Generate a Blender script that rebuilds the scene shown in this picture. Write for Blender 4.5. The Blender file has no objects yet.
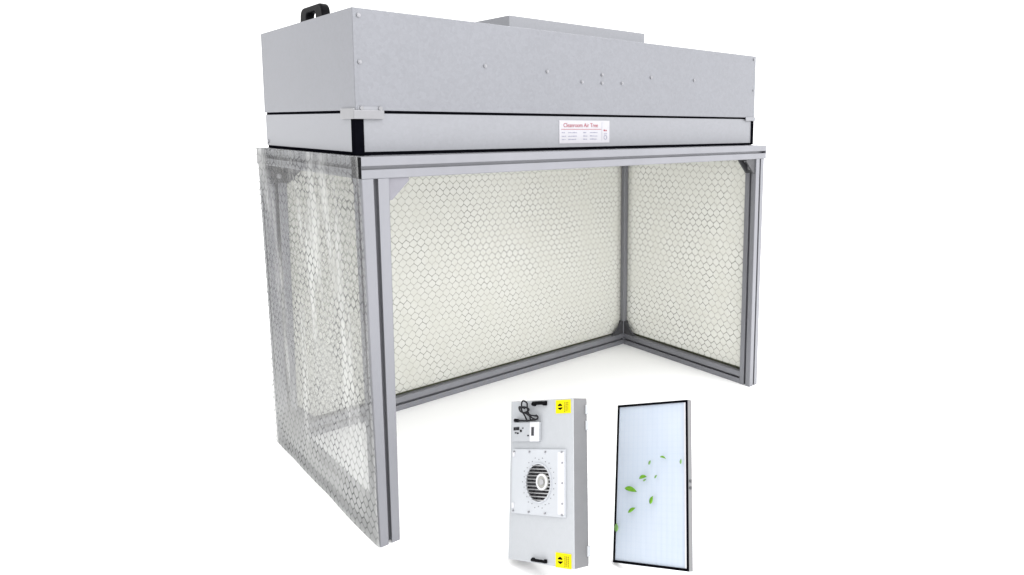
import bpy, bmesh, math, random
from mathutils import Matrix, Vector
random.seed(7)
S = bpy.context.scene
COL = S.collection

# ------------------------------------------------------------------ materials
def new_mat(name):
    m = bpy.data.materials.new(name); m.use_nodes = True
    nt = m.node_tree
    for n in list(nt.nodes): nt.nodes.remove(n)
    out = nt.nodes.new('ShaderNodeOutputMaterial')
    return m, nt, out

def mth(nt, op, a, b=None, c=None):
    n = nt.nodes.new('ShaderNodeMath'); n.operation = op
    for i, v in enumerate((a, b, c)):
        if v is None: continue
        if isinstance(v, (int, float)): n.inputs[i].default_value = v
        else: nt.links.new(v, n.inputs[i])
    return n.outputs[0]

def noise(nt, scale, detail=3, rough=.5, vec=None, stretch=None):
    tc = nt.nodes.new('ShaderNodeTexCoord')
    n = nt.nodes.new('ShaderNodeTexNoise')
    n.inputs['Scale'].default_value = scale; n.inputs['Detail'].default_value = detail
    n.inputs['Roughness'].default_value = rough
    src = tc.outputs['Object']
    if stretch:
        mp = nt.nodes.new('ShaderNodeMapping'); mp.inputs['Scale'].default_value = stretch
        nt.links.new(src, mp.inputs['Vector']); src = mp.outputs[0]
    nt.links.new(src, n.inputs['Vector'])
    return n.outputs['Fac']

def ramp(nt, fac, stops):
    r = nt.nodes.new('ShaderNodeValToRGB')
    e = r.color_ramp.elements
    while len(e) < len(stops): e.new(.5)
    for k, (p, c) in enumerate(stops):
        e[k].position = p; e[k].color = (*c, 1)
    nt.links.new(fac, r.inputs['Fac'])
    return r.outputs['Color']

def simple(name, col, rough=.5, metal=0., spec=.5, var=.06, scale=30., bump=0., stretch=None):
    m, nt, out = new_mat(name)
    p = nt.nodes.new('ShaderNodeBsdfPrincipled')
    p.inputs['Roughness'].default_value = rough; p.inputs['Metallic'].default_value = metal
    p.inputs['Specular IOR Level'].default_value = spec
    f = noise(nt, scale, 4, .6, stretch=stretch)
    lo = tuple(c*(1-var) for c in col); hi = tuple(min(1, c*(1+var)) for c in col)
    nt.links.new(ramp(nt, f, [(.3, lo), (.7, hi)]), p.inputs['Base Color'])
    if bump:
        b = nt.nodes.new('ShaderNodeBump'); b.inputs['Strength'].default_value = bump; b.inputs['Distance'].default_value = .002
        nt.links.new(f, b.inputs['Height']); nt.links.new(b.outputs[0], p.inputs['Normal'])
    nt.links.new(p.outputs[0], out.inputs['Surface'])
    return m

def sheet_metal(name, col, metal, rough, spangle):
    """zinc coated steel: two sizes of faint spangle plus a drawn grain"""
    m, nt, out = new_mat(name)
    p = nt.nodes.new('ShaderNodeBsdfPrincipled')
    p.inputs['Metallic'].default_value = metal
    tc = nt.nodes.new('ShaderNodeTexCoord')
    v = nt.nodes.new('ShaderNodeTexVoronoi'); v.inputs['Scale'].default_value = 110
    nt.links.new(tc.outputs['Object'], v.inputs['Vector'])
    sep = nt.nodes.new('ShaderNodeSeparateColor'); nt.links.new(v.outputs['Color'], sep.inputs[0])
    n1 = noise(nt, 160, 3, .7); n2 = noise(nt, 3.2, 3, .55)
    a = mth(nt, 'MULTIPLY', sep.outputs[0], .2)
    a = mth(nt, 'MULTIPLY_ADD', n1, .45, a)
    a = mth(nt, 'MULTIPLY_ADD', n2, .3, a)
    lo = tuple(c*(1-spangle) for c in col); hi = tuple(c*(1+spangle) for c in col)
    nt.links.new(ramp(nt, a, [(.2, lo), (.7, hi)]), p.inputs['Base Color'])
    nt.links.new(mth(nt, 'MULTIPLY_ADD', a, .2, rough-.1), p.inputs['Roughness'])
    b = nt.nodes.new('ShaderNodeBump'); b.inputs['Strength'].default_value = .05; b.inputs['Distance'].default_value = .002
    nt.links.new(n1, b.inputs['Height']); nt.links.new(b.outputs[0], p.inputs['Normal'])
    nt.links.new(p.outputs[0], out.inputs['Surface'])
    return m

def mesh_sheet(name, axis, cw, ratio, film, line, clear, lw=(-.02, .12), fade=(.38, .62), dots=0., wrinkle=0.):
    """plastic curtain printed with a rhombic honeycomb of fine lines. axis: object coordinate running along the sheet"""
    m, nt, out = new_mat(name)
    tc = nt.nodes.new('ShaderNodeTexCoord')
    # slight waviness of the sheet shifts the print
    nz = nt.nodes.new('ShaderNodeTexNoise'); nz.inputs['Scale'].default_value = 7; nz.inputs['Detail'].default_value = 4
    nt.links.new(tc.outputs['Object'], nz.inputs['Vector'])
    nsub = nt.nodes.new('ShaderNodeVectorMath'); nsub.operation = 'MULTIPLY_ADD'
    nt.links.new(nz.outputs['Color'], nsub.inputs[0]); nsub.inputs[1].default_value = (.022,)*3
    nt.links.new(tc.outputs['Object'], nsub.inputs[2])
    sx = nt.nodes.new('ShaderNodeSeparateXYZ'); nt.links.new(nsub.outputs[0], sx.inputs[0])
    u = mth(nt, 'DIVIDE', sx.outputs[axis], cw); w = mth(nt, 'DIVIDE', sx.outputs[2], cw)
    r = ratio
    def cell(off_u, off_w):
        a = mth(nt, 'SUBTRACT', mth(nt, 'FLOORED_MODULO', mth(nt, 'ADD', u, 100+off_u), 1.), .5)
        b = mth(nt, 'SUBTRACT', mth(nt, 'FLOORED_MODULO', mth(nt, 'ADD', w, 100*r*2+off_w), 2*r), r)
        return mth(nt, 'ABSOLUTE', a), mth(nt, 'ABSOLUTE', b)
    a1, b1 = cell(0, 0); a2, b2 = cell(.5, r)
    q = .25*r; sl = 2*(r-2*q); ln = math.sqrt(1+sl*sl)            # q: half length of the cell's short upright sides
    def edge(a, b):                                              # distance to the cell's sides, upright sides printed thinner
        d1 = mth(nt, 'ADD', mth(nt, 'SUBTRACT', .5, a), .022)
        d2 = mth(nt, 'DIVIDE', mth(nt, 'SUBTRACT', r-q, mth(nt, 'MULTIPLY_ADD', a, sl, b)), ln)
        return mth(nt, 'SMOOTH_MIN', d1, d2, .16)
    e = mth(nt, 'MAXIMUM', edge(a1, b1), edge(a2, b2))
    ls = nt.nodes.new('ShaderNodeMapRange'); ls.interpolation_type = 'SMOOTHSTEP'
    ls.inputs['From Min'].default_value = lw[0]; ls.inputs['From Max'].default_value = lw[1]
    ls.inputs['To Min'].default_value = 1; ls.inputs['To Max'].default_value = 0
    nt.links.new(e, ls.inputs['Value'])
    n3 = noise(nt, 9, 4, .65)
    fd = nt.nodes.new('ShaderNodeMapRange'); fd.inputs['From Min'].default_value = fade[0]; fd.inputs['From Max'].default_value = fade[1]
    fd.inputs['To Min'].default_value = .5 if wrinkle else .45; fd.inputs['To Max'].default_value = 1.
    nt.links.new(n3, fd.inputs['Value'])
    lf = mth(nt, 'MULTIPLY', ls.outputs[0], fd.outputs[0])
    if wrinkle:
        lf = mth(nt, 'MULTIPLY', lf, .92)
    # film colour
    n4 = noise(nt, 9, 8, .75)
    fc = ramp(nt, n4, [(.32, tuple(c*k_ for c, k_ in zip(film, (.92, .915, .89)))), (.66, film)])
    crease = None
    if wrinkle:
        # milky creases running down the film
        cr = noise(nt, 3.4, 4, .6, stretch=(1, 3., .55))
        low_milk = mth(nt, 'MINIMUM', mth(nt, 'MAXIMUM', mth(nt, 'MULTIPLY', mth(nt, 'SUBTRACT', .62, mth(nt, 'MULTIPLY_ADD', noise(nt, 2.6, 3, .6), .5, mth(nt, 'SUBTRACT', sx.outputs[2], .25))), 1.9), 0.), 1.)  # film gets milkier towards the bottom
        mr = nt.nodes.new('ShaderNodeMapRange'); mr.inputs['From Min'].default_value = .47; mr.inputs['From Max'].default_value = .66
        nt.links.new(cr, mr.inputs['Value']); crease = mth(nt, 'MAXIMUM', mr.outputs[0], mth(nt, 'MULTIPLY', low_milk, .95))
        mx = nt.nodes.new('ShaderNodeMix'); mx.data_type = 'RGBA'; mx.inputs['B'].default_value = (.60, .605, .595, 1)
        nt.links.new(mth(nt, 'MULTIPLY', crease, .8), mx.inputs['Factor']); nt.links.new(fc, mx.inputs['A']); fc = mx.outputs['Result']
    mix = nt.nodes.new('ShaderNodeMix'); mix.data_type = 'RGBA'
    nt.links.new(lf, mix.inputs['Factor']); nt.links.new(fc, mix.inputs['A']); mix.inputs['B'].default_value = (*line, 1)
    dif = nt.nodes.new('ShaderNodeBsdfDiffuse'); trl = nt.nodes.new('ShaderNodeBsdfTranslucent')
    gl = nt.nodes.new('ShaderNodeBsdfGlossy'); gl.inputs['Roughness'].default_value = .25
    for n in (dif, trl): nt.links.new(mix.outputs['Result'], n.inputs['Color'])
    m1 = nt.nodes.new('ShaderNodeMixShader'); m1.inputs[0].default_value = .45
    nt.links.new(dif.outputs[0], m1.inputs[1]); nt.links.new(trl.outputs[0], m1.inputs[2])
    m2 = nt.nodes.new('ShaderNodeMixShader'); m2.inputs[0].default_value = .03
    nt.links.new(m1.outputs[0], m2.inputs[1]); nt.links.new(gl.outputs[0], m2.inputs[2])
    tr = nt.nodes.new('ShaderNodeBsdfTransparent'); tr.inputs['Color'].default_value = (.93, .94, .93, 1)
    m3 = nt.nodes.new('ShaderNodeMixShader')
    k = mth(nt, 'MULTIPLY', mth(nt, 'SUBTRACT', 1., mth(nt, 'MULTIPLY', lf, .85)), clear)
    if crease is not None: k = mth(nt, 'MULTIPLY', k, mth(nt, 'SUBTRACT', 1., mth(nt, 'MULTIPLY', crease, wrinkle)))
    nt.links.new(k, m3.inputs[0]); nt.links.new(m2.outputs[0], m3.inputs[1]); nt.links.new(tr.outputs[0], m3.inputs[2])
    nt.links.new(m3.outputs[0], out.inputs['Surface'])
    return m

M = {}
M['zinc']     = sheet_metal('zinc_coated_steel', (.172, .176, .193), .3, .48, .11)
M['zinc_low'] = sheet_metal('zinc_coated_steel_smooth', (.208, .212, .229), .3, .48, .07)
M['alu']      = simple('anodised_aluminium', (.209, .211, .230), .40, .45, .4, .05, 8, stretch=(1, 1, .2))
M['alu_dark'] = simple('cast_aluminium_bracket', (.07, .07, .075), .5, .3, .4, .15, 60)
M['alu_gus']  = simple('grey_gusset', (.19, .187, .21), .5, .2, .3, .05, 40)
M['black']    = simple('black_gasket', (.0025, .0025, .004), .8, 0, 0., .2, 50)
M['plastic']  = simple('black_plastic', (.003, .003, .004), .5, 0, .045, .25, 90, .25)
M['chrome']   = simple('bright_plate', (.21, .21, .22), .3, .6, .5, .04, 40)
M['screw']    = simple('screw_head', (.25, .25, .265), .35, .7, .5, .1, 40)
M['floor']    = simple('white_floor', (.955, .955, .955), .9, 0, 0., .003, 3)
M['label']    = simple('label_paper', (.375, .37, .395), .6, 0, .1, .02, 40)
M['red']      = simple('label_red_ink', (.28, .07, .085), .7, 0, .1, .1, 90)
M['grey_ink'] = simple('label_grey_ink', (.22, .22, .28), .7, 0, .1, .1, 90)
M['olive_strip']     = simple('dark_olive_strip', (.06, .062, .042), .7, 0, .1, .2, 60)  # dark olive strip along the curtains' lower edges
M['curt_back'] = mesh_sheet('mesh_curtain_back', 0, .0295, .80, (.60, .60, .567), (.12, .12, .105), .19, (-.02, .08))
M['curt_side'] = mesh_sheet('mesh_curtain_side', 1, .034, .78, (.62, .62, .587), (.11, .11, .095), .19, (-.02, .08))
M['curt_film'] = mesh_sheet('mesh_curtain_film', 1, .030, .76, (.31, .31, .315), (.03, .03, .035), .64, (-.01, .13), (.42, .6), wrinkle=.5)
M['unit']     = sheet_metal('pale_zinc_steel', (.36, .373, .392), .05, .5, .04)
M['plate']    = simple('white_inlet_plate', (.415, .43, .455), .5, 0, .3, .03, 10)
M['white']    = simple('white_paint', (.54, .54, .56), .5, 0, .3, .02, 30)
M['cream']    = simple('cream_motor_ring', (.30, .30, .28), .45, 0, .3, .05, 60)
M['yellow']   = simple('yellow_sticker', (.62, .54, .002), .6, 0, .1, .05, 60)
M['olive']    = simple('sticker_print', (.24, .20, .01), .6, 0, .1, .1, 60)
M['side']     = simple('filter_side_and_unit_shade', (.152, .152, .157), .4, .2, .4, .05, 20)  # filter frame metal; on the fan unit its grey stands in for shade
M['cable']    = simple('grey_cable', (.014, .014, .016), .5, 0, .12, .3, 200)
M['wire']     = simple('zinc_wire', (.34, .34, .35), .4, .5, .4, .05, 60)
M['dark']     = simple('dark_inside', (.05, .05, .054), .8, 0, .05, .2, 30)

def media_material():
    m, nt, out = new_mat('pleated_filter_media')
    p = nt.nodes.new('ShaderNodeBsdfPrincipled'); p.inputs['Roughness'].default_value = .8
    p.inputs['Specular IOR Level'].default_value = .1
    tc = nt.nodes.new('ShaderNodeTexCoord'); s = nt.nodes.new('ShaderNodeSeparateXYZ'); nt.links.new(tc.outputs['Object'], s.inputs[0])
    def lines(v, n):
        f = mth(nt, 'FRACT', mth(nt, 'MULTIPLY', v, n))
        return mth(nt, 'LESS_THAN', mth(nt, 'ABSOLUTE', mth(nt, 'SUBTRACT', f, .5)), .12)
    a = mth(nt, 'MULTIPLY', lines(s.outputs[0], 62.), .06)
    b = mth(nt, 'MULTIPLY', lines(s.outputs[2], 70.), .03)
    n = mth(nt, 'MULTIPLY', noise(nt, 5, 3), .35)
    t = mth(nt, 'ADD', mth(nt, 'ADD', a, b), n)
    nt.links.new(ramp(nt, t, [(0, (.50, .535, .585)), (.45, (.385, .45, .545))]), p.inputs['Base Color'])
    nt.links.new(p.outputs[0], out.inputs['Surface'])
    return m
M['media'] = media_material()

def leaf_material(name, c):
    m, nt, out = new_mat(name)
    p = nt.nodes.new('ShaderNodeBsdfPrincipled'); p.inputs['Roughness'].default_value = .5
    p.inputs['Specular IOR Level'].default_value = .2
    f = noise(nt, 120, 3)
    nt.links.new(ramp(nt, f, [(.3, tuple(x*.7 for x in c)), (.7, tuple(x*1.25 for x in c))]), p.inputs['Base Color'])
    nt.links.new(p.outputs[0], out.inputs['Surface'])
    return m
M['leaf'] = leaf_material('green_leaf', (.15, .36, .03))
M['leaf_grey'] = leaf_material('pale_leaf', (.20, .38, .12))

# ------------------------------------------------------------------ helpers
class MB:
    """collects shapes, then links them as one mesh object"""
    def __init__(s): s.bm = bmesh.new(); s.mats = []
    def mi(s, m):
        if m not in s.mats: s.mats.append(m)
        return s.mats.index(m)
    def _mark(s, before, mat, smooth=False):
        i = s.mi(mat)
        for f in s.bm.faces:
            if f not in before: f.material_index = i; f.smooth = smooth
    def box(s, x0, x1, y0, y1, z0, z1, mat, bev=0., mtx=None):
        b = set(s.bm.faces)
        r = bmesh.ops.create_cube(s.bm, size=1)
        vs = r['verts']
        bmesh.ops.transform(s.bm, verts=vs, matrix=Matrix.Translation(((x0+x1)/2, (y0+y1)/2, (z0+z1)/2)) @ Matrix.Diagonal((abs(x1-x0), abs(y1-y0), abs(z1-z0), 1)))
        if bev:
            es = list({e for v in vs for e in v.link_edges})
            r = bmesh.ops.bevel(s.bm, geom=es, offset=bev, segments=2, affect='EDGES', profile=.6)
            vs = list({v for f in s.bm.faces if f not in b for v in f.verts})
        if mtx: bmesh.ops.transform(s.bm, verts=vs, matrix=mtx)
        s._mark(b, mat); return s
    def prism(s, pts, axis, a, b_, mat, mtx=None, smooth=False):
        """polygon pts (2-D) extruded along axis from a to b_. axis 0: pts=(y,z), 1: (x,z), 2: (x,y)"""
        before = set(s.bm.faces)
        def P(p, t):
            if axis == 0: return (t, p[0], p[1])
            if axis == 1: return (p[0], t, p[1])
            return (p[0], p[1], t)
        v0 = [s.bm.verts.new(P(p, a)) for p in pts]; v1 = [s.bm.verts.new(P(p, b_)) for p in pts]
        n = len(pts); fs = [s.bm.faces.new(v0), s.bm.faces.new(v1[::-1])]
        for i in range(n): fs.append(s.bm.faces.new((v0[i], v1[i], v1[(i+1) % n], v0[(i+1) % n])))
        if mtx: bmesh.ops.transform(s.bm, verts=v0+v1, matrix=mtx)
        bmesh.ops.recalc_face_normals(s.bm, faces=fs)
        s._mark(before, mat, smooth); return s
    def cyl(s, c, axis, r, h, mat, seg=24, r2=None, mtx=None, smooth=True):
        before = set(s.bm.faces)
        g = bmesh.ops.create_cone(s.bm, cap_ends=True, segments=seg, radius1=r, radius2=r if r2 is None else r2, depth=h)
        R = {0: Matrix.Rotation(math.pi/2, 4, 'Y'), 1: Matrix.Rotation(math.pi/2, 4, 'X'), 2: Matrix.Identity(4)}[axis]
        T = Matrix.Translation(c) @ R
        if mtx: T = mtx @ T
        bmesh.ops.transform(s.bm, verts=g['verts'], matrix=T)
        s._mark(before, mat, False)
        if smooth:
            for f in s.bm.faces:
                if f not in before and len(f.verts) == 4: f.smooth = True
        return s
    def tube(s, pts, r, mat, seg=8):
        before = set(s.bm.faces)
        pts = [Vector(p) for p in pts]; rings = []
        up = Vector((.13, .97, .21)).normalized()
        for i, p in enumerate(pts):
            t = (pts[min(i+1, len(pts)-1)] - pts[max(i-1, 0)]).normalized()
            a = t.cross(up); a.normalize(); b = a.cross(t)
            rings.append([s.bm.verts.new(p + (a*math.cos(2*math.pi*k/seg) + b*math.sin(2*math.pi*k/seg))*r) for k in range(seg)])
        for q in range(len(rings)-1):
            for k in range(seg):
                s.bm.faces.new((rings[q][k], rings[q][(k+1) % seg], rings[q+1][(k+1) % seg], rings[q+1][k]))
        s.bm.faces.new(rings[0][::-1]); s.bm.faces.new(rings[-1])
        s._mark(before, mat, True); return s
    def ring(s, c, axis, r0, r1, h, mat, seg=40):
        """flat annulus of thickness h round axis 1 (y)"""
        before = set(s.bm.faces); vs = []
        for k in range(seg):
            a = 2*math.pi*k/seg; ca, sa = math.cos(a), math.sin(a)
            vs.append([s.bm.verts.new((c[0]+ca*r, c[1]+y, c[2]+sa*r)) for r, y in ((r0, -h/2), (r1, -h/2), (r1, h/2), (r0, h/2))])
        for k in range(seg):
            A, B = vs[k], vs[(k+1) % seg]
            for j in range(4): s.bm.faces.new((A[j], A[(j+1) % 4], B[(j+1) % 4], B[j]))
        bmesh.ops.recalc_face_normals(s.bm, faces=[f for f in s.bm.faces if f not in before])
        s._mark(before, mat, False); return s
    def text(s, body, size, mtx, mat, sx=1., extrude=.0003):
        cu = bpy.data.curves.new('lettering', 'FONT'); cu.body = body; cu.size = size; cu.extrude = extrude
        ob = bpy.data.objects.new('lettering', cu); COL.objects.link(ob)
        dg = bpy.context.evaluated_depsgraph_get(); me = bpy.data.meshes.new_from_object(ob.evaluated_get(dg))
        before = set(s.bm.faces); nv = len(s.bm.verts)
        s.bm.from_mesh(me); s.bm.verts.ensure_lookup_table()
        vs = s.bm.verts[nv:]
        bmesh.ops.transform(s.bm, verts=vs, matrix=mtx @ Matrix.Diagonal((sx, 1, 1, 1)))
        s._mark(before, mat)
        bpy.data.objects.remove(ob); bpy.data.curves.remove(cu); bpy.data.meshes.remove(me)
        return s
    def build(s, name, parent=None):
        me = bpy.data.meshes.new(name); s.bm.to_mesh(me); s.bm.free()
        for m in s.mats: me.materials.append(m)
        o = bpy.data.objects.new(name, me); COL.objects.link(o)
        if parent: o.parent = parent
        return o

def thing(name, label, cat, mtx=None, group=None):
    o = bpy.data.objects.new(name, None); COL.objects.link(o); o.empty_display_size = .05
    if mtx is not None: o.matrix_world = mtx
    o['label'] = label; o['category'] = cat
    if group: o['group'] = group
    return o

# ------------------------------------------------------------------ setting
f = MB().box(-60, 60, -60, 60, -.05, 0, M['floor']).build('floor'); f['kind'] = 'structure'

# ------------------------------------------------------------------ clean bench
W, D, PS, HB = 1.653, .804, .053, .0536
ZB = 1 - HB
bench = thing('clean_air_bench', 'large grey laminar flow hood on an open aluminium frame with mesh curtains on three sides', 'clean bench')

def profile(w, h):
    """T-slot cross section, corner at 0,0, size w x h"""
    def side(L):   # one side, along +u from 0 to L, inward +v ; returns points
        c = L/2; m, lip, iw, dp = .09*PS, .07*PS, .25*PS, .32*PS
        return [(.0012, 0), (c-m, 0), (c-m, lip), (c-iw, lip), (c-iw*.55, dp), (c+iw*.55, dp), (c+iw, lip), (c+m, lip), (c+m, 0), (L-.0012, 0)]
    pts = []
    for u, v in side(w): pts.append((u, v))
    for u, v in side(h): pts.append((w-v, u))
    for u, v in side(w): pts.append((w-u, h-v))
    for u, v in side(h): pts.append((v, h-u))
    return pts

def bar(name, axis, o2, a, b, w=PS, h=PS):
    pts = [(p[0]+o2[0], p[1]+o2[1]) for p in profile(w, h)]
    return MB().prism(pts, axis, a, b, M['alu']).build(name, bench)

for x in (0, W-PS):
    for y in (0, D-PS):
        o = bar('post', 2, (x, y), 0, ZB)
        if x == 0:                                               # the left posts flare out to the rail's end at the top
            for v in o.data.vertices: v.co.x -= .016*(1-v.co.x/PS)*v.co.z/ZB
RX0, RX1 = -.016, W+.011
bar('rail', 0, (0, ZB), RX0, RX1, PS, HB)                   # front top
bar('rail', 0, (D-PS, ZB), RX0, RX1, PS, HB)                # rear top
bar('rail', 1, (RX0, ZB), PS, D-PS, PS, HB)                 # side tops
bar('rail', 1, (W-PS, ZB), PS, D-PS, PS, HB)
bar('rail', 0, (D-PS, .0), PS, W-PS)                        # floor rails
bar('rail', 1, (0, .0), PS, D-PS)
bar('rail', 1, (W-PS, .0), PS, D-PS)
MB().box(RX0-.003, RX0, .001, PS-.001, ZB+.001, .999, M['plastic'], .001).build('end_cap', bench)
MB().box(RX1, RX1+.003, .001, PS-.001, ZB+.001, .999, M['alu_gus'], .001).build('end_cap', bench)
MB().box(RX0-.003, RX0, D-PS+.001, D-.001, ZB+.001, .999, M['alu_gus'], .001).build('end_cap', bench)

def gusset(axis, a, b, cu, cz, su, sz, L, mat, hole=True):
    """triangular corner bracket in the plane normal to axis; corner at (cu,cz), legs pointing su, sz"""
    t = .009
    mb = MB()
    mb.prism([(cu, cz), (cu+su*L, cz), (cu+su*L, cz+sz*t), (cu+su*t, cz+sz*L), (cu, cz+sz*L)], axis, a, a+.006, mat)
    mb.prism([(cu, cz), (cu+su*L, cz), (cu+su*L, cz+sz*t), (cu+su*t, cz+sz*L), (cu, cz+sz*L)], axis, b-.006, b, mat)
    # the two foot plates between the cheeks
    mb.prism([(cu, cz), (cu+su*L, cz), (cu+su*L, cz+sz*.006), (cu, cz+sz*.006)], axis, a+.006, b-.006, mat)
    mb.prism([(cu, cz+sz*.006), (cu+su*.006, cz+sz*.006), (cu+su*.006, cz+sz*L), (cu, cz+sz*L)], axis, a+.006, b-.006, mat)
    o = mb.build('corner_bracket', bench)
    if hole:
        m = (a+b)/2
        c1 = {0: (m, cu+su*L*.62, cz+sz*.009), 1: (cu+su*L*.62, m, cz+sz*.009)}[axis]
        c2 = {0: (m, cu+su*.009, cz+sz*L*.62), 1: (cu+su*.009, m, cz+sz*L*.62)}[axis]
        MB().cyl(c1, 2, .008, .006, M['screw'], 12).build('bolt', o)
        MB().cyl(c2, 1 if axis == 0 else 0, .008, .006, M['screw'], 12).build('bolt', o)
    return o
gusset(1, .006, .047, PS, ZB, 1, -1, .055, M['alu_gus'], False)
gusset(1, .006, .047, W-PS, ZB, -1, -1, .058, M['alu_dark'])
for z, sz in ((PS, 1), (ZB, -1)):
    gusset(1, D-PS+.004, D-.004, W-PS, z, -1, sz, .062, M['alu_dark'])
    gusset(0, W-PS+.004, W-.004, D-PS, z, -1, sz, .062, M['alu_dark'])
    gusset(1, D-PS+.004, D-.004, PS, z, 1, sz, .062, M['alu_dark'])
    gusset(0, .006, .047, D-PS, z, -1, sz, .062, M['alu_dark'])
gusset(0, .006, .047, PS, ZB, 1, -1, .062, M['alu_dark'])

# ---- curtains
def rounded(u0, u1, z0, z1, r, n=6):
    pts = []
    for (cu, cz, a0) in ((u1-r, z0+r, -90), (u1-r, z1-r, 0), (u0+r, z1-r, 90), (u0+r, z0+r, 180)):
        for k in range(n+1):
            a = math.radians(a0+90*k/n); pts.append((cu+r*math.cos(a), cz+r*math.sin(a)))
    return pts
yb = D-PS/2
c = MB().prism(rounded(PS-.004, W-PS+.004, PS+.006, ZB+.004, .02), 1, yb-.001, yb+.001, M['curt_back']).build('curtain', bench)
c['label'] = 'cream mesh curtain across the back'
MB().box(PS+.004, W-PS-.004, yb-.004, yb+.004, PS+.0005, PS+.0055, M['olive_strip']).build('edge_strip', c)
xr = W-PS/2
c = MB().prism(rounded(PS-.004, D-PS+.004, PS+.008, ZB+.004, .022), 0, xr-.001, xr+.001, M['curt_side']).build('curtain', bench)
c['label'] = 'cream mesh curtain on the inner right side'
MB().box(xr-.004, xr+.004, PS+.004, D-PS-.004, PS+.0005, PS+.0075, M['olive_strip']).build('edge_strip', c)

# hazy film on the outside of the left end: gathered at the top, creased, wrapped a little round the corner
def film():
    bm = bmesh.new(); ny, nz = 120, 90; g = []
    for j in range(nz+1):
        t = j/nz; z = .002 + t*1.0; row = []
        for i in range(ny+1):
            s = i/ny; y = -.004 + s*(D+.006)
            gather = max(0, (t-.72)/.28)**1.5
            wob = gather*(.0055*math.sin(s*61+1.3*math.sin(s*9)) + .003*math.sin(s*113+2))
            wob += (.002*(1-gather)*math.sin(s*8.5+t*3.1) + .0012*math.sin(t*17+s*5)*(1-t))
            base = -.0045 - .0165*t - .003*max(0, min(1, (t-.88)/.06))
            row.append(bm.verts.new((base - abs(wob), y, z)))
        g.append(row)
    for j in range(nz):
        for i in range(ny):
            f_ = bm.faces.new((g[j][i], g[j+1][i], g[j+1][i+1], g[j][i+1])); f_.smooth = True
    me = bpy.data.meshes.new('curtain'); bm.to_mesh(me); bm.free(); me.materials.append(M['curt_film'])
    o = bpy.data.objects.new('curtain', me); COL.objects.link(o); o.parent = bench
    o['label'] = 'hazy translucent mesh curtain over the left end'
film()

# ---- filter box (lower housing)
FY0, FY1, FX0, FX1 = .060, .750, -.002, 1.652
fb = MB().box(FX0, FX1, FY0, FY1, 1.009, 1.1045, M['zinc_low'], .001).build('filter_box', bench)
MB().box(FX0+.003, FX1-.003, FY0+.002, FY1-.003, 1.0005, 1.0088, M['black']).build('gasket', fb)
MB().box(FX0+.003, FX1-.003, FY0+.003, FY1-.003, 1.1047, 1.1115, M['black']).build('gasket', fb)
MB().box(-.0045, .0185, FY0-.003, FY0+.02, 1.002, 1.1043, M['black'], .001).build('corner_trim', fb)
MB().box(1.6385, 1.6545, FY0-.003, FY0+.02, 1.002, 1.1043, M['black'], .001).build('corner_trim', fb)
MB().cyl((FX0-.001, FY1-.016, 1.021), 0, .006, .004, M['screw'], 12).build('screw', fb)

# rating label: white paper, red heading, printed lines
lb = MB(); LX0, LX1, LZ0, LZ1, LY = .6365, .848, 1.0215, 1.0925, FY0
lb.box(LX0, LX1, LY-.0012, LY-.0001, LZ0, LZ1, M['label'])
TX = Matrix.Rotation(math.pi/2, 4, 'X')
def ltx(body, x, z, size, mat, sx=1.): lb.text(body, size, Matrix.Translation((x, LY-.0016, z)) @ TX, mat, sx)
ltx('Cleanroom Air Tree', LX0+.016, LZ1-.021, .0185, M['red'], .93)
lb.box(LX0+.008, LX1-.036, LY-.0017, LY-.0013, LZ1-.0285, LZ1-.027, M['red'])
lb.box(LX1-.034, LX1-.0335, LY-.0017, LY-.0013, LZ0+.006, LZ1-.004, M['grey_ink'])
def dashes(x0, x1, z, mat, h=.0045):
    x = x0
    while x < x1-.002:
        w = min(random.uniform(.004, .012), x1-x); lb.box(x, x+w, LY-.0017, LY-.0013, z, z+h*random.uniform(.6, 1), mat); x += w+.0022
for r, z in enumerate((LZ1-.0395, LZ1-.0505, LZ1-.0605)):
    for x0, x1 in ((LX0+.010, LX0+.030), (LX0+.036, LX0+.075), (LX0+.098, LX0+.12), (LX0+.126, LX0+.165)):
        dashes(x0, x1-random.uniform(0, .012), z, M['grey_ink'], .0035)
dashes(LX1-.026, LX1-.012, LZ1-.034, M['red'], .006); dashes(LX1-.024, LX1-.012, LZ1-.044, M['grey_ink'], .004)
lb.ring((LX1-.018, LY-.0015, LZ0+.017), 1, .0055, .0075, .0006, M['grey_ink'], 20)
lb.build('rating_label', fb)

# ---- fan cover (upper housing), open-top collar, handle, screws, corner plates
CX0, CX1, CY0, CY1, CZ0, CZ1 = -.003, 1.654, .055, .756, 1.1117, 1.3565
fc = MB()
fc.box(CX0, CX1, CY0, CY1, CZ0, CZ1, M['zinc'], .0012)
fc = fc.build('fan_cover', bench)
MB().box(CX0+.001, CX0+.0085, CY0-.0012, CY0-.0001, CZ0+.001, CZ1-.002, M['zinc']).build('seam_flange', fc)
for x, z in ((.369, 1.240), (.587, 1.237), (.725, 1.212), (.810, 1.239), (.810, 1.213), (.900, 1.216), (1.039, 1.242), (1.269, 1.243), (.013, 1.339), (.012, 1.228), (1.640, 1.343), (1.642, 1.22)):
    MB().cyl((x, CY0-.0015, z), 1, .0050, .003, M['screw'], 16).cyl((x, CY0-.0035, z), 1, .0036, .002, M['screw'], 16, .0026).build('screw', fc)
pl = MB()
pl.box(CX0-.005, .069, CY0-.005, CY0-.0003, 1.0905, 1.112, M['chrome'], .001)
pl.box(CX0-.005, CX0-.0003, CY0-.0002, .135, 1.0905, 1.1165, M['chrome'], .001)
pl.box(CX0+.006, .066, CY0-.002, CY0-.0003, 1.1121, 1.121, M['zinc_low'])
pl = pl.build('corner_plate', fc)
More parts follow.
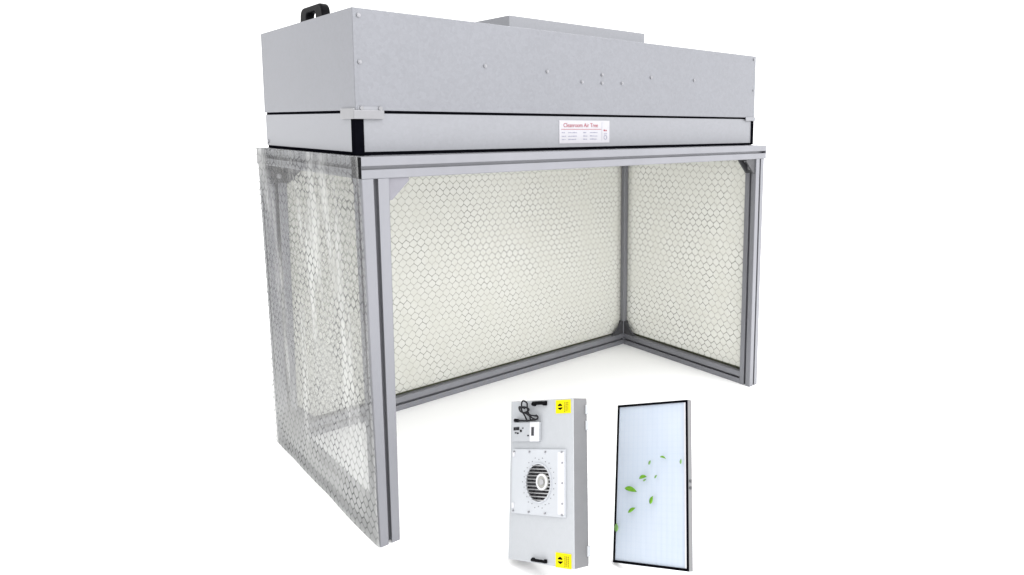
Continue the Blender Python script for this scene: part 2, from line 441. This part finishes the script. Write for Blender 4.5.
for x in (.012, .060): MB().cyl((x, CY0-.003, 1.117), 1, .005, .005, M['chrome'], 14).build('screw', pl)
pl = MB().box(1.592, CX1+.002, CY0-.004, CY0-.0003, 1.098, 1.113, M['zinc_low'], .001).build('corner_plate', fc)

# intake collar: sheet-metal duct stub on top
KX0, KX1, KY0, KY1, KZ = .574, 1.185, .230, .62, 1.4195
kc = MB(); t = .004
kc.box(KX0, KX1, KY0, KY0+t, CZ1+.0003, KZ, M['zinc_low']); kc.box(KX0, KX1, KY1-t, KY1, CZ1+.0003, KZ, M['zinc_low'])
kc.box(KX0, KX0+t, KY0+t, KY1-t, CZ1+.0003, KZ, M['zinc_low']); kc.box(KX1-t, KX1, KY0+t, KY1-t, CZ1+.0003, KZ, M['zinc_low'])
kc.box(KX0+t, KX1-t, KY0+t, KY1-t, KZ-.012, KZ-.006, M['dark'])
kc.build('intake_collar', fc)

# lift handle: chunky moulded loop
def handle_loop(y0, y1, z0, h, x0, x1):
    mb = MB(); n = 10
    out, inn = [], []
    ro, leg, th = .026, .056, .018
    out.append((y0, z0))
    for k in range(n+1):
        a = math.pi - k/n*math.pi/2; out.append((y0+.006+ro+ro*math.cos(a), z0+h-ro+ro*math.sin(a)))
    for k in range(n+1):
        a = math.pi/2 - k/n*math.pi/2; out.append((y1-.006-ro+ro*math.cos(a), z0+h-ro+ro*math.sin(a)))
    out.append((y1, z0))
    ri = .010
    inn.append((y1-leg, z0))
    for k in range(n+1):
        a = k/n*math.pi/2; inn.append((y1-leg-ri+ri*math.cos(a), z0+h-th-ri+ri*math.sin(a)))
    for k in range(n+1):
        a = math.pi/2 + k/n*math.pi/2; inn.append((y0+leg+ri+ri*math.cos(a), z0+h-th-ri+ri*math.sin(a)))
    inn.append((y0+leg, z0))
    mb.prism(out+inn, 0, x0, x1, M['plastic'])
    o = mb.build('lift_handle', fc)
    bv = o.modifiers.new('edge', 'BEVEL'); bv.width = .005; bv.segments = 3; bv.limit_method = 'ANGLE'; bv.angle_limit = math.radians(50)
handle_loop(.325, .505, CZ1, .050, .030, .054)

# ------------------------------------------------------------------ fan filter unit on its tilted stand
CAM = Vector((-.6892, -1.5819, 1.0811))
def inset(o, axes, dims, drop):
    """pose of a tilted product: lowest corner brought down to the floor"""
    o = Vector(o); k = CAM.z/(CAM.z-drop)
    R_ = Matrix(axes).to_4x4()
    return Matrix.Translation(CAM+(o-CAM)*k) @ R_, [d*k for d in dims]
MU, (UW, UH, UD) = inset((.1627, -.3333, .0626), [[.151, .953, .263], [-.944, .06, .324], [.293, -.297, .909]], (.2149, .3553, .0489), .048)
yaw, pit, rol = -.7491, -.1133, .0059
fw = Vector((-math.sin(yaw)*math.cos(pit), math.cos(yaw)*math.cos(pit), math.sin(pit)))
rt = Vector((math.cos(yaw), math.sin(yaw), 0)); up = rt.cross(fw)
r2 = rt*math.cos(rol)+up*math.sin(rol); u2 = -rt*math.sin(rol)+up*math.cos(rol)
def on_face(mtx, px, py, off):
    """local x, z of the point of a product's face (stand-off off) that the photograph shows at px, py"""
    d = fw + r2*((px-606.4352)/679.4376) - u2*((py-201.5629)/679.4376)
    inv = mtx.inverted(); o = inv @ CAM; v = inv.to_3x3() @ d
    t_ = (-off-o.y)/v.y
    return o.x+v.x*t_, o.z+v.z*t_
def U(px, py, off=.003): return on_face(MU, px, py, off)
def UR(l, t_, r, b):
    """x0, x1, z0, z1 of a rectangle seen at these picture edges"""
    m = (l+r)/2; return U(l, t_)[0], U(r, t_)[0], U(m, b)[1], U(m, t_)[1]
ffu = thing('fan_filter_unit', 'pale grey fan filter unit with round fan inlet and two yellow stickers, leaning back', 'fan unit', MU)
MB().box(0, UW, .0022, UD*.93, 0, UH, M['side'], .0008).build('housing', ffu)  # sides greyer than the front panel: their shade is put into the colour
MB().box(.0004, UW-.0004, 0, .002, .0004, UH-.0004, M['unit'], .0005).build('front_panel', ffu)
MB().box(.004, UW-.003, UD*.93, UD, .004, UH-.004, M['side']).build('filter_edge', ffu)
for z in (.02, UH*.80, UH*.90):
    MB().box(UW, UW+.004, UD*.80, UD*.985, z, z+.022, M['unit'], .001).build('latch', ffu)
# inlet plate with a real round hole
px0, pz1 = U(513.3, 449); px1, pz0 = U(565.5, 517.7)
fcx, fcz = U(539.5, 482.6); FR = abs(U(539.5, 464.2)[1]-U(539.5, 500.6)[1])/2*1.06
def holed_plate(name, x0, x1, z0, z1, cx, cz, r, y0, y1, mat, parent):
    bm = bmesh.new(); n = 64; inn = []; outr = []
    for k in range(n):
        a = 2*math.pi*k/n + math.pi/n; ca, sa = math.cos(a), math.sin(a)
        inn.append((cx+r*ca, cz+r*sa))
        tx = ((x1-cx)/ca if ca > 0 else (x0-cx)/ca) if abs(ca) > 1e-6 else 1e9
        tz = ((z1-cz)/sa if sa > 0 else (z0-cz)/sa) if abs(sa) > 1e-6 else 1e9
        t_ = min(tx, tz); outr.append([cx+t_*ca, cz+t_*sa])
    for (qx, qz) in ((x0, z0), (x0, z1), (x1, z0), (x1, z1)):
        k = min(range(n), key=lambda i: (outr[i][0]-qx)**2+(outr[i][1]-qz)**2); outr[k] = [qx, qz]
    A = [bm.verts.new((x, y0, z)) for x, z in inn]; B = [bm.verts.new((x, y0, z)) for x, z in outr]
    C_ = [bm.verts.new((x, y1, z)) for x, z in inn]; D_ = [bm.verts.new((x, y1, z)) for x, z in outr]
    for k in range(n):
        j = (k+1) % n
        bm.faces.new((A[k], A[j], B[j], B[k])); bm.faces.new((C_[k], D_[k], D_[j], C_[j]))
        bm.faces.new((A[k], C_[k], C_[j], A[j])); bm.faces.new((B[k], B[j], D_[j], D_[k]))
    bmesh.ops.recalc_face_normals(bm, faces=bm.faces)
    me = bpy.data.meshes.new(name); bm.to_mesh(me); bm.free(); me.materials.append(mat)
    o = bpy.data.objects.new(name, me); COL.objects.link(o); o.parent = parent; return o
PT = .0055
ip = holed_plate('inlet_plate', px0, px1, pz0, pz1, fcx, fcz, FR, -PT, -.0002, M['plate'], ffu)
e = .0105
MB().box(px1-.022, px1-.001, -PT-.0012, -PT-.0001, pz0+.006, pz1-.006, M['white']).build('edge_flange', ip)
for x, z in [(px0+.008+k*(px1-px0-.016)/3, pz1-.006) for k in range(4)] + [(px1-.006, pz0+.03+k*(pz1-pz0-.06)/2) for k in range(3)] + [(px0+.008+k*(px1-px0-.016)/3, pz0+.006) for k in range(4)]:
    MB().cyl((x, -PT-.002, z), 1, .0022, .003, M['screw'], 10).build('screw', ip)
for z in (pz0+.012, pz1-.018):
    MB().box(px0+.003, px0+.010, -PT-.003, -PT-.0001, z, z+.012, M['white'], .001).build('clip', ip)
dk = MB().cyl((fcx, -.0012, fcz), 1, FR, .002, M['dark'], 40)
for k in range(13):                                              # forward-curved impeller blades behind the guard
    a = 2*math.pi*k/13
    dk.box(-.0014, .0014, -.0050, -.0024, FR*.55, FR*.97, M['cable'], 0, Matrix.Translation((fcx, 0, fcz)) @ Matrix.Rotation(a, 4, 'Y') @ Matrix.Rotation(.4, 4, 'Z'))
dk.build('impeller', ffu)
gd = MB()
for k in range(-5, 6):
    z = k*FR/5.6; hw = math.sqrt(max(0, FR*FR*1.04-z*z))
    gd.tube([(fcx-hw, -PT-.002, fcz+z), (fcx+hw, -PT-.002, fcz+z)], .0014, M['wire'], 6)
gd.ring((fcx, -PT-.0015, fcz), 1, FR*.97, FR*1.05, .003, M['plate'])
gd.build('fan_guard', ffu)
hx, hz = U(544.6, 481.6)
MB().cyl((hx, -PT-.004, hz), 1, FR*.43, .006, M['cream'], 32).ring((hx, -PT-.0078, hz), 1, FR*.32, FR*.43, .002, M['white']).cyl((hx+.001, -PT-.0085, hz), 1, FR*.16, .003, M['wire'], 20).build('motor_hub', ffu)
pf = MB()
for k in range(28):
    a = 2*math.pi*k/28; r = FR*(1.22 if k % 2 else 1.32)
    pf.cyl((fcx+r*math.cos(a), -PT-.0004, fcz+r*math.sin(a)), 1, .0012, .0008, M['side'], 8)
pf.build('perforation_ring', ip)
# carry handles
def carry(x0, x1, z0, z1, dx=0):
    mb = MB(); zc = (z0+z1)/2; r = (z1-z0)*.5
    mb.tube([(x0+r, -.001, zc-.001), (x0+r, -.006, zc-.0005), (x0+r*2.2, -.010, zc+.001), ((x0+x1)/2, -.011, zc+.001), (x1-r*2.2, -.010, zc+.001), (x1-r, -.006, zc-.0005), (x1-r, -.001, zc-.001)], r, M['plastic'], 10)
    mb.box(x0, x0+2.4*r, -.004, -.0002, zc-r*1.2, zc+r*1.2, M['plastic'], .0008); mb.box(x1-2.4*r, x1, -.004, -.0002, zc-r*1.2, zc+r*1.2, M['plastic'], .0008)
    mb.build('carry_handle', ffu)
carry(*UR(532.5, 401.6, 546.5, 405.4))
carry(*UR(531.8, 558.9, 546.5, 562.1))
# yellow warning stickers
def sticker(l, t_, r, b):
    x0, x1, z0, z1 = UR(l, t_, r, b); w, h = x1-x0, z1-z0
    mb = MB().box(x0, x1, -.0012, -.0002, z0, z1, M['yellow'])
    cx, cz = x0+w*.30, (z0+z1)/2
    mb.prism([(cx-w*.14, cz+h*.05), (cx+w*.14, cz+h*.05), (cx+w*.14, cz+h*.12), (cx, cz+h*.25), (cx-w*.14, cz+h*.12)], 1, -.0018, -.0013, M['black'])
    mb.prism([(cx-w*.14, cz-h*.09), (cx+w*.16, cz-h*.05), (cx+w*.16, cz-h*.12), (cx+w*.02, cz-h*.25), (cx-w*.12, cz-h*.15)], 1, -.0018, -.0013, M['black'])
    for c_ in range(3):
        x = x0+w*(.58+.11*c_); z = z1-h*.18
        while z > z0+h*.16:
            q = random.uniform(.05, .1)*h; mb.box(x, x+w*.055, -.0018, -.0013, z-q, z, M['olive']); z -= q+h*.04
    mb.build('warning_sticker', ffu)
sticker(555.2, 399.8, 570, 413.3); sticker(555, 553.4, 570.6, 568.4)
# control box with white switch plate
x0, x1, z0, z1 = UR(513.5, 422.2, 540.5, 441.4)
cb = MB().box(x0, x1, -.008, -.0002, z0, z1, M['unit'], .001).build('control_box', ffu)
s0, s1, q0, q1 = UR(531.8, 421.8, 540.6, 441.4)
sp = MB().box(s0, s1+.001, -.010, -.0082, q0, q1, M['white'], .0008).build('switch_plate', cb)
k0, k1 = U(533.6, 427); k2, k3 = U(536, 435.6)
MB().box(k0, k2, -.0112, -.0101, k3, k1, M['dark'], .0004).build('rocker_switch', sp)
for l, t_, r, b in ((515.4, 427.2, 517.4, 430.4), (517.9, 427, 520.9, 430.2), (521.6, 429.6, 523.4, 432), (516.5, 432.2, 518, 433.4), (518.6, 432.4, 520.2, 434), (523.8, 427.5, 525, 428.6), (529, 434.8, 530.4, 436.2)):
    c0, c1, d0, d1 = UR(l, t_, r, b); MB().box(c0, c1, -.0092, -.0081, d0, d1, M['cable']).build('socket', cb)
# power cable: hanging loop, tangle and plug
def cab(pts, r, y=-.010):
    """smooth tube through picture points given with their own stand-off"""
    P = [Vector((U(p[0], p[1])[0], p[2] if len(p) > 2 else y, U(p[0], p[1])[1])) for p in pts]; outp = []
    for i in range(len(P)-1):
        p0, p1, p2, p3 = P[max(i-1, 0)], P[i], P[i+1], P[min(i+2, len(P)-1)]
        for k in range(6):
            t_ = k/6; outp.append(.5*((2*p1)+(p2-p0)*t_+(2*p0-5*p1+4*p2-p3)*t_*t_+(3*p1-p0-3*p2+p3)*t_**3))
    outp.append(P[-1]); return outp
cm = MB()
cm.tube(cab([(527.5, 421.5, -.004), (527, 416, -.010), (524, 411), (523.6, 406), (525.2, 402, -.014), (527.2, 401, -.014), (529, 403.2), (529.4, 408), (531.5, 413, -.014), (535.5, 417.5, -.016), (538.5, 419.4), (540, 417), (538, 415)], .0), .0020, M['cable'])
cm.tube(cab([(522, 411), (524, 407.8, -.016), (529, 407, -.018), (531, 409.5), (528.5, 412.4, -.014), (523.5, 412), (521.5, 409.6), (525, 406.8, -.022), (530, 408.4, -.02)], .0), .0020, M['cable'])
cm.tube(cab([(526, 413), (531, 413.2, -.016), (536, 415.2, -.02), (539.6, 416.4), (538.6, 419.4, -.012), (534, 419.6, -.014), (531.5, 416), (529.5, 412.6, -.02)], .0), .0020, M['cable'])
cm.tube(cab([(538, 419.6, -.012), (531, 420.6, -.010), (524, 420.6, -.008), (519, 420.5, -.008)], .0), .0022, M['cable'])
p0 = Vector((U(519.5, 420.5)[0], -.008, U(519.5, 420.5)[1])); p1 = Vector((U(516.3, 420.2)[0], -.008, U(516.3, 420.2)[1]))
cm.tube([p0, p0*.7+p1*.3, p1], .0042, M['plastic'], 10)
cm.build('power_cable', ffu)

def stand(parent, mtx, w, h, d):
    """two folded props hidden behind that carry the leaning product, feet on the floor"""
    inv = mtx.inverted(); mb = MB()
    a = Vector((w*.5, d-.001, h*.62)); top = mtx @ a
    ft = Vector((top.x, top.y, 0)) + (mtx.to_3x3() @ Vector((0, 1, 0))).to_2d().to_3d()*.02
    mb.tube([a, inv @ Vector((ft.x, ft.y, .005))], .007, M['white'], 10)
    mb.build('prop_stand', parent)
stand(ffu, MU, UW, UH, UD)

# ------------------------------------------------------------------ replacement filter panel
MF, (PW, PH, PD) = inset((.3434, -.5024, .0562), [[.102, .925, .367], [-.938, -.033, .345], [.331, -.379, .864]], (.2253, .3571, .013), .0513)
flt = thing('air_filter', 'slim white pleated air filter panel in a black edged aluminium frame, leaning back', 'filter', MF)
def Fp(px, py, off=.012): return on_face(MF, px, py, off)
t = .0054
fm = MB()
fm.box(0, PW, 0, PD, PH-t, PH, M['side']); fm.box(0, PW, 0, PD, 0, t, M['side'])
fm.box(0, t, 0, PD, t, PH-t, M['side']); fm.box(PW-t, PW, 0, PD, t, PH-t, M['side'])
fm.build('frame', flt)
ge = MB()
q = .0004
ge.box(q, PW-q, -.002, -.0002, PH-t, PH-q, M['black']); ge.box(q, PW-q, -.002, -.0002, q, t, M['black'])
ge.box(q, t*1.05, -.002, -.0002, t, PH-t, M['black']); ge.box(PW-t*1.05, PW-q, -.002, -.0002, t, PH-t, M['black'])
ge.build('black_gasket', flt)
# pleats: real shallow folds
bm = bmesh.new(); n = 124; rows = []
for i in range(n+1):
    x = t+.0004+(PW-2*t-.0008)*i/n; y = .0012+(.0012 if i % 2 else 0)
    rows.append((bm.verts.new((x, y, t+.0004)), bm.verts.new((x, y, PH-t-.0004)), bm.verts.new((x, PD-.003, t+.0004)), bm.verts.new((x, PD-.003, PH-t-.0004))))
for A, B in zip(rows, rows[1:]):
    bm.faces.new((A[0], B[0], B[1], A[1])); bm.faces.new((A[2], A[3], B[3], B[2]))
me = bpy.data.meshes.new('filter_media'); bm.to_mesh(me); bm.free(); me.materials.append(M['media'])
o = bpy.data.objects.new('filter_media', me); COL.objects.link(o); o.parent = flt
MB().box(PW-t-.0055, PW-t-.0006, -.0012, .0006, t+.001, PH-t-.001, M['white']).build('glue_bead', flt)
for z in (.465, .505): MB().cyl((PW+.001, PD*.5, PH*z), 0, .0036, .003, M['alu_dark'], 12).build('rivet', flt)
stand(flt, MF, PW, PH, PD)

# ------------------------------------------------------------------ leaves drifting before the filter
def leaf(px, py, length, width, ang, bend, off, label, mat='leaf', tilt=0.):
    u, v = Fp(px, py, off); bm = bmesh.new(); n = 14; R = []
    ca, sa = math.cos(math.radians(ang))*1.43, math.sin(math.radians(ang))
    ang = math.degrees(math.atan2(sa, ca)); length *= math.hypot(ca, sa); width *= 1+.4*abs(sa)
    ta = .0005
    for i in range(n+1):
        s = i/n; x = (s-.5)*length
        w = width/2*(math.sin(math.pi*s**.85))**.8 if 0 < s < 1 else 0
        zc = bend*length*(1-(2*s-1)**2)
        w = max(w, .0002)
        ring = []
        for f_, dy in ((-1, .0), (0, .18*width), (1, .0)):
            ring.append((x, dy, zc+f_*w))
        R.append(([bm.verts.new(p) for p in ring], [bm.verts.new((p[0], p[1]+ta, p[2])) for p in ring]))
    for (a, a2), (b, b2) in zip(R, R[1:]):
        for k in range(2):
            bm.faces.new((a[k], b[k], b[k+1], a[k+1])); bm.faces.new((a2[k], a2[k+1], b2[k+1], b2[k]))
        bm.faces.new((a[0], a2[0], b2[0], b[0])); bm.faces.new((a[2], b[2], b2[2], a2[2]))
    bm.faces.new((*R[0][0], *R[0][1][::-1])); bm.faces.new((*R[-1][0][::-1], *R[-1][1]))
    bmesh.ops.recalc_face_normals(bm, faces=bm.faces)
    for f_ in bm.faces: f_.smooth = True
    # petiole
    me = bpy.data.meshes.new('leaf'); bm.to_mesh(me); bm.free(); me.materials.append(M[mat])
    o = bpy.data.objects.new('leaf', me); COL.objects.link(o)
    o.matrix_world = MF @ Matrix.Translation((u, -off, v)) @ Matrix.Rotation(-math.radians(ang), 4, 'Y') @ Matrix.Rotation(tilt, 4, 'X')
    o['label'] = label; o['category'] = 'leaf'; o['group'] = 'green leaves drifting in front of the filter'
K = PH/165                                                       # metres per picture pixel on the panel
leaf(630.5, 490, 13*K, 4.8*K, -14, .06, .011, 'largest bright green leaf, lying nearly flat before the white filter')
leaf(642.8, 477.6, 8*K, 3.4*K, 14, .10, .011, 'mid-sized green leaf with a tiny leaf tucked under it')
leaf(644.6, 480.2, 3.6*K, 1.7*K, 30, .05, .010, 'tiny green leaf tucked just under a larger flat leaf', 'leaf_grey')
leaf(631.6, 510.2, 9*K, 3*K, 35, .05, .011, 'narrow green leaf slanting up, lowest of those wholly on the white filter')
leaf(651.2, 500, 8.2*K, 3.4*K, 72, .03, .011, 'plump green leaf standing nearly upright, right of the largest leaf')
leaf(649.5, 462.6, 4.8*K, 2.2*K, 68, .03, .010, 'small green leaf tilted upright, between the mid-sized leaf and the arched one', 'leaf_grey')
leaf(662.7, 458, 6.2*K, 1.9*K, -18, .14, .010, 'thin arched green leaf, highest of all the leaves')
leaf(680.7, 461.4, 5.2*K, 1.9*K, 86, .02, .010, 'small upright green leaf closest to the right edge of the filter', 'leaf_grey')
leaf(655.6, 476.6, 3.8*K, 1.8*K, 55, .03, .010, 'faint tiny grey-green leaf below the arched leaf', 'leaf_grey')
leaf(616.2, 527.6, 8.2*K, 4.6*K, 88, .02, .010, 'pale green leaf crossing the black left edge of the filter', 'leaf_grey')

# ------------------------------------------------------------------ light, camera, render settings
w = bpy.data.worlds.new('World'); S.world = w; w.use_nodes = True
nt = w.node_tree; bg = nt.nodes['Background']; bg.inputs[0].default_value = (1, 1, 1, 1)
tc = nt.nodes.new('ShaderNodeTexCoord'); dt = nt.nodes.new('ShaderNodeVectorMath'); dt.operation = 'DOT_PRODUCT'
nt.links.new(tc.outputs['Generated'], dt.inputs[0]); dt.inputs[1].default_value = Vector((.40, -.62, .67)).normalized()
# white studio all round, brighter towards the front and overhead
nt.links.new(mth(nt, 'MULTIPLY_ADD', mth(nt, 'MAXIMUM', dt.outputs['Value'], 0.), 1.5, 1.72), bg.inputs[1])
def unseen_lamp(name, loc, target, size, power):
    l = bpy.data.lights.new(name, 'AREA'); l.shape = 'RECTANGLE'; l.size = size[0]; l.size_y = size[1]; l.energy = power
    o = bpy.data.objects.new(name, l); COL.objects.link(o); o.location = loc
    o.rotation_euler = (Vector(target)-Vector(loc)).to_track_quat('-Z', 'Y').to_euler()
unseen_lamp('unseen_lamp', (1.6, -4.2, 3.6), (.8, .3, .6), (2.6, 2.0), 50)
unseen_lamp('unseen_lamp', (2.6, 2.9, 3.6), (1.0, .7, 0), (2.4, 2.0), 120)  # added lamp out of view, lifts the shadow on the floor behind the bench

cam = bpy.data.cameras.new('camera'); co = bpy.data.objects.new('camera', cam); COL.objects.link(co); S.camera = co
co.matrix_world = Matrix.Translation(CAM) @ Matrix((r2, u2, -fw)).transposed().to_4x4()
cam.sensor_fit = 'HORIZONTAL'; cam.sensor_width = 36; cam.lens = 679.4376/1024*36
cam.shift_x = (512-606.4352)/1024; cam.shift_y = (201.5629-287.5)/1024
cam.clip_start = .01; cam.clip_end = 500
S.render.resolution_x = 1024; S.render.resolution_y = 575
S.view_settings.view_transform = 'Standard'; S.view_settings.look = 'None'; S.view_settings.exposure = 0; S.view_settings.gamma = 1
S.cycles.max_bounces = 10; S.cycles.transparent_max_bounces = 16; S.cycles.use_denoising = True
bpy.context.view_layer.update()
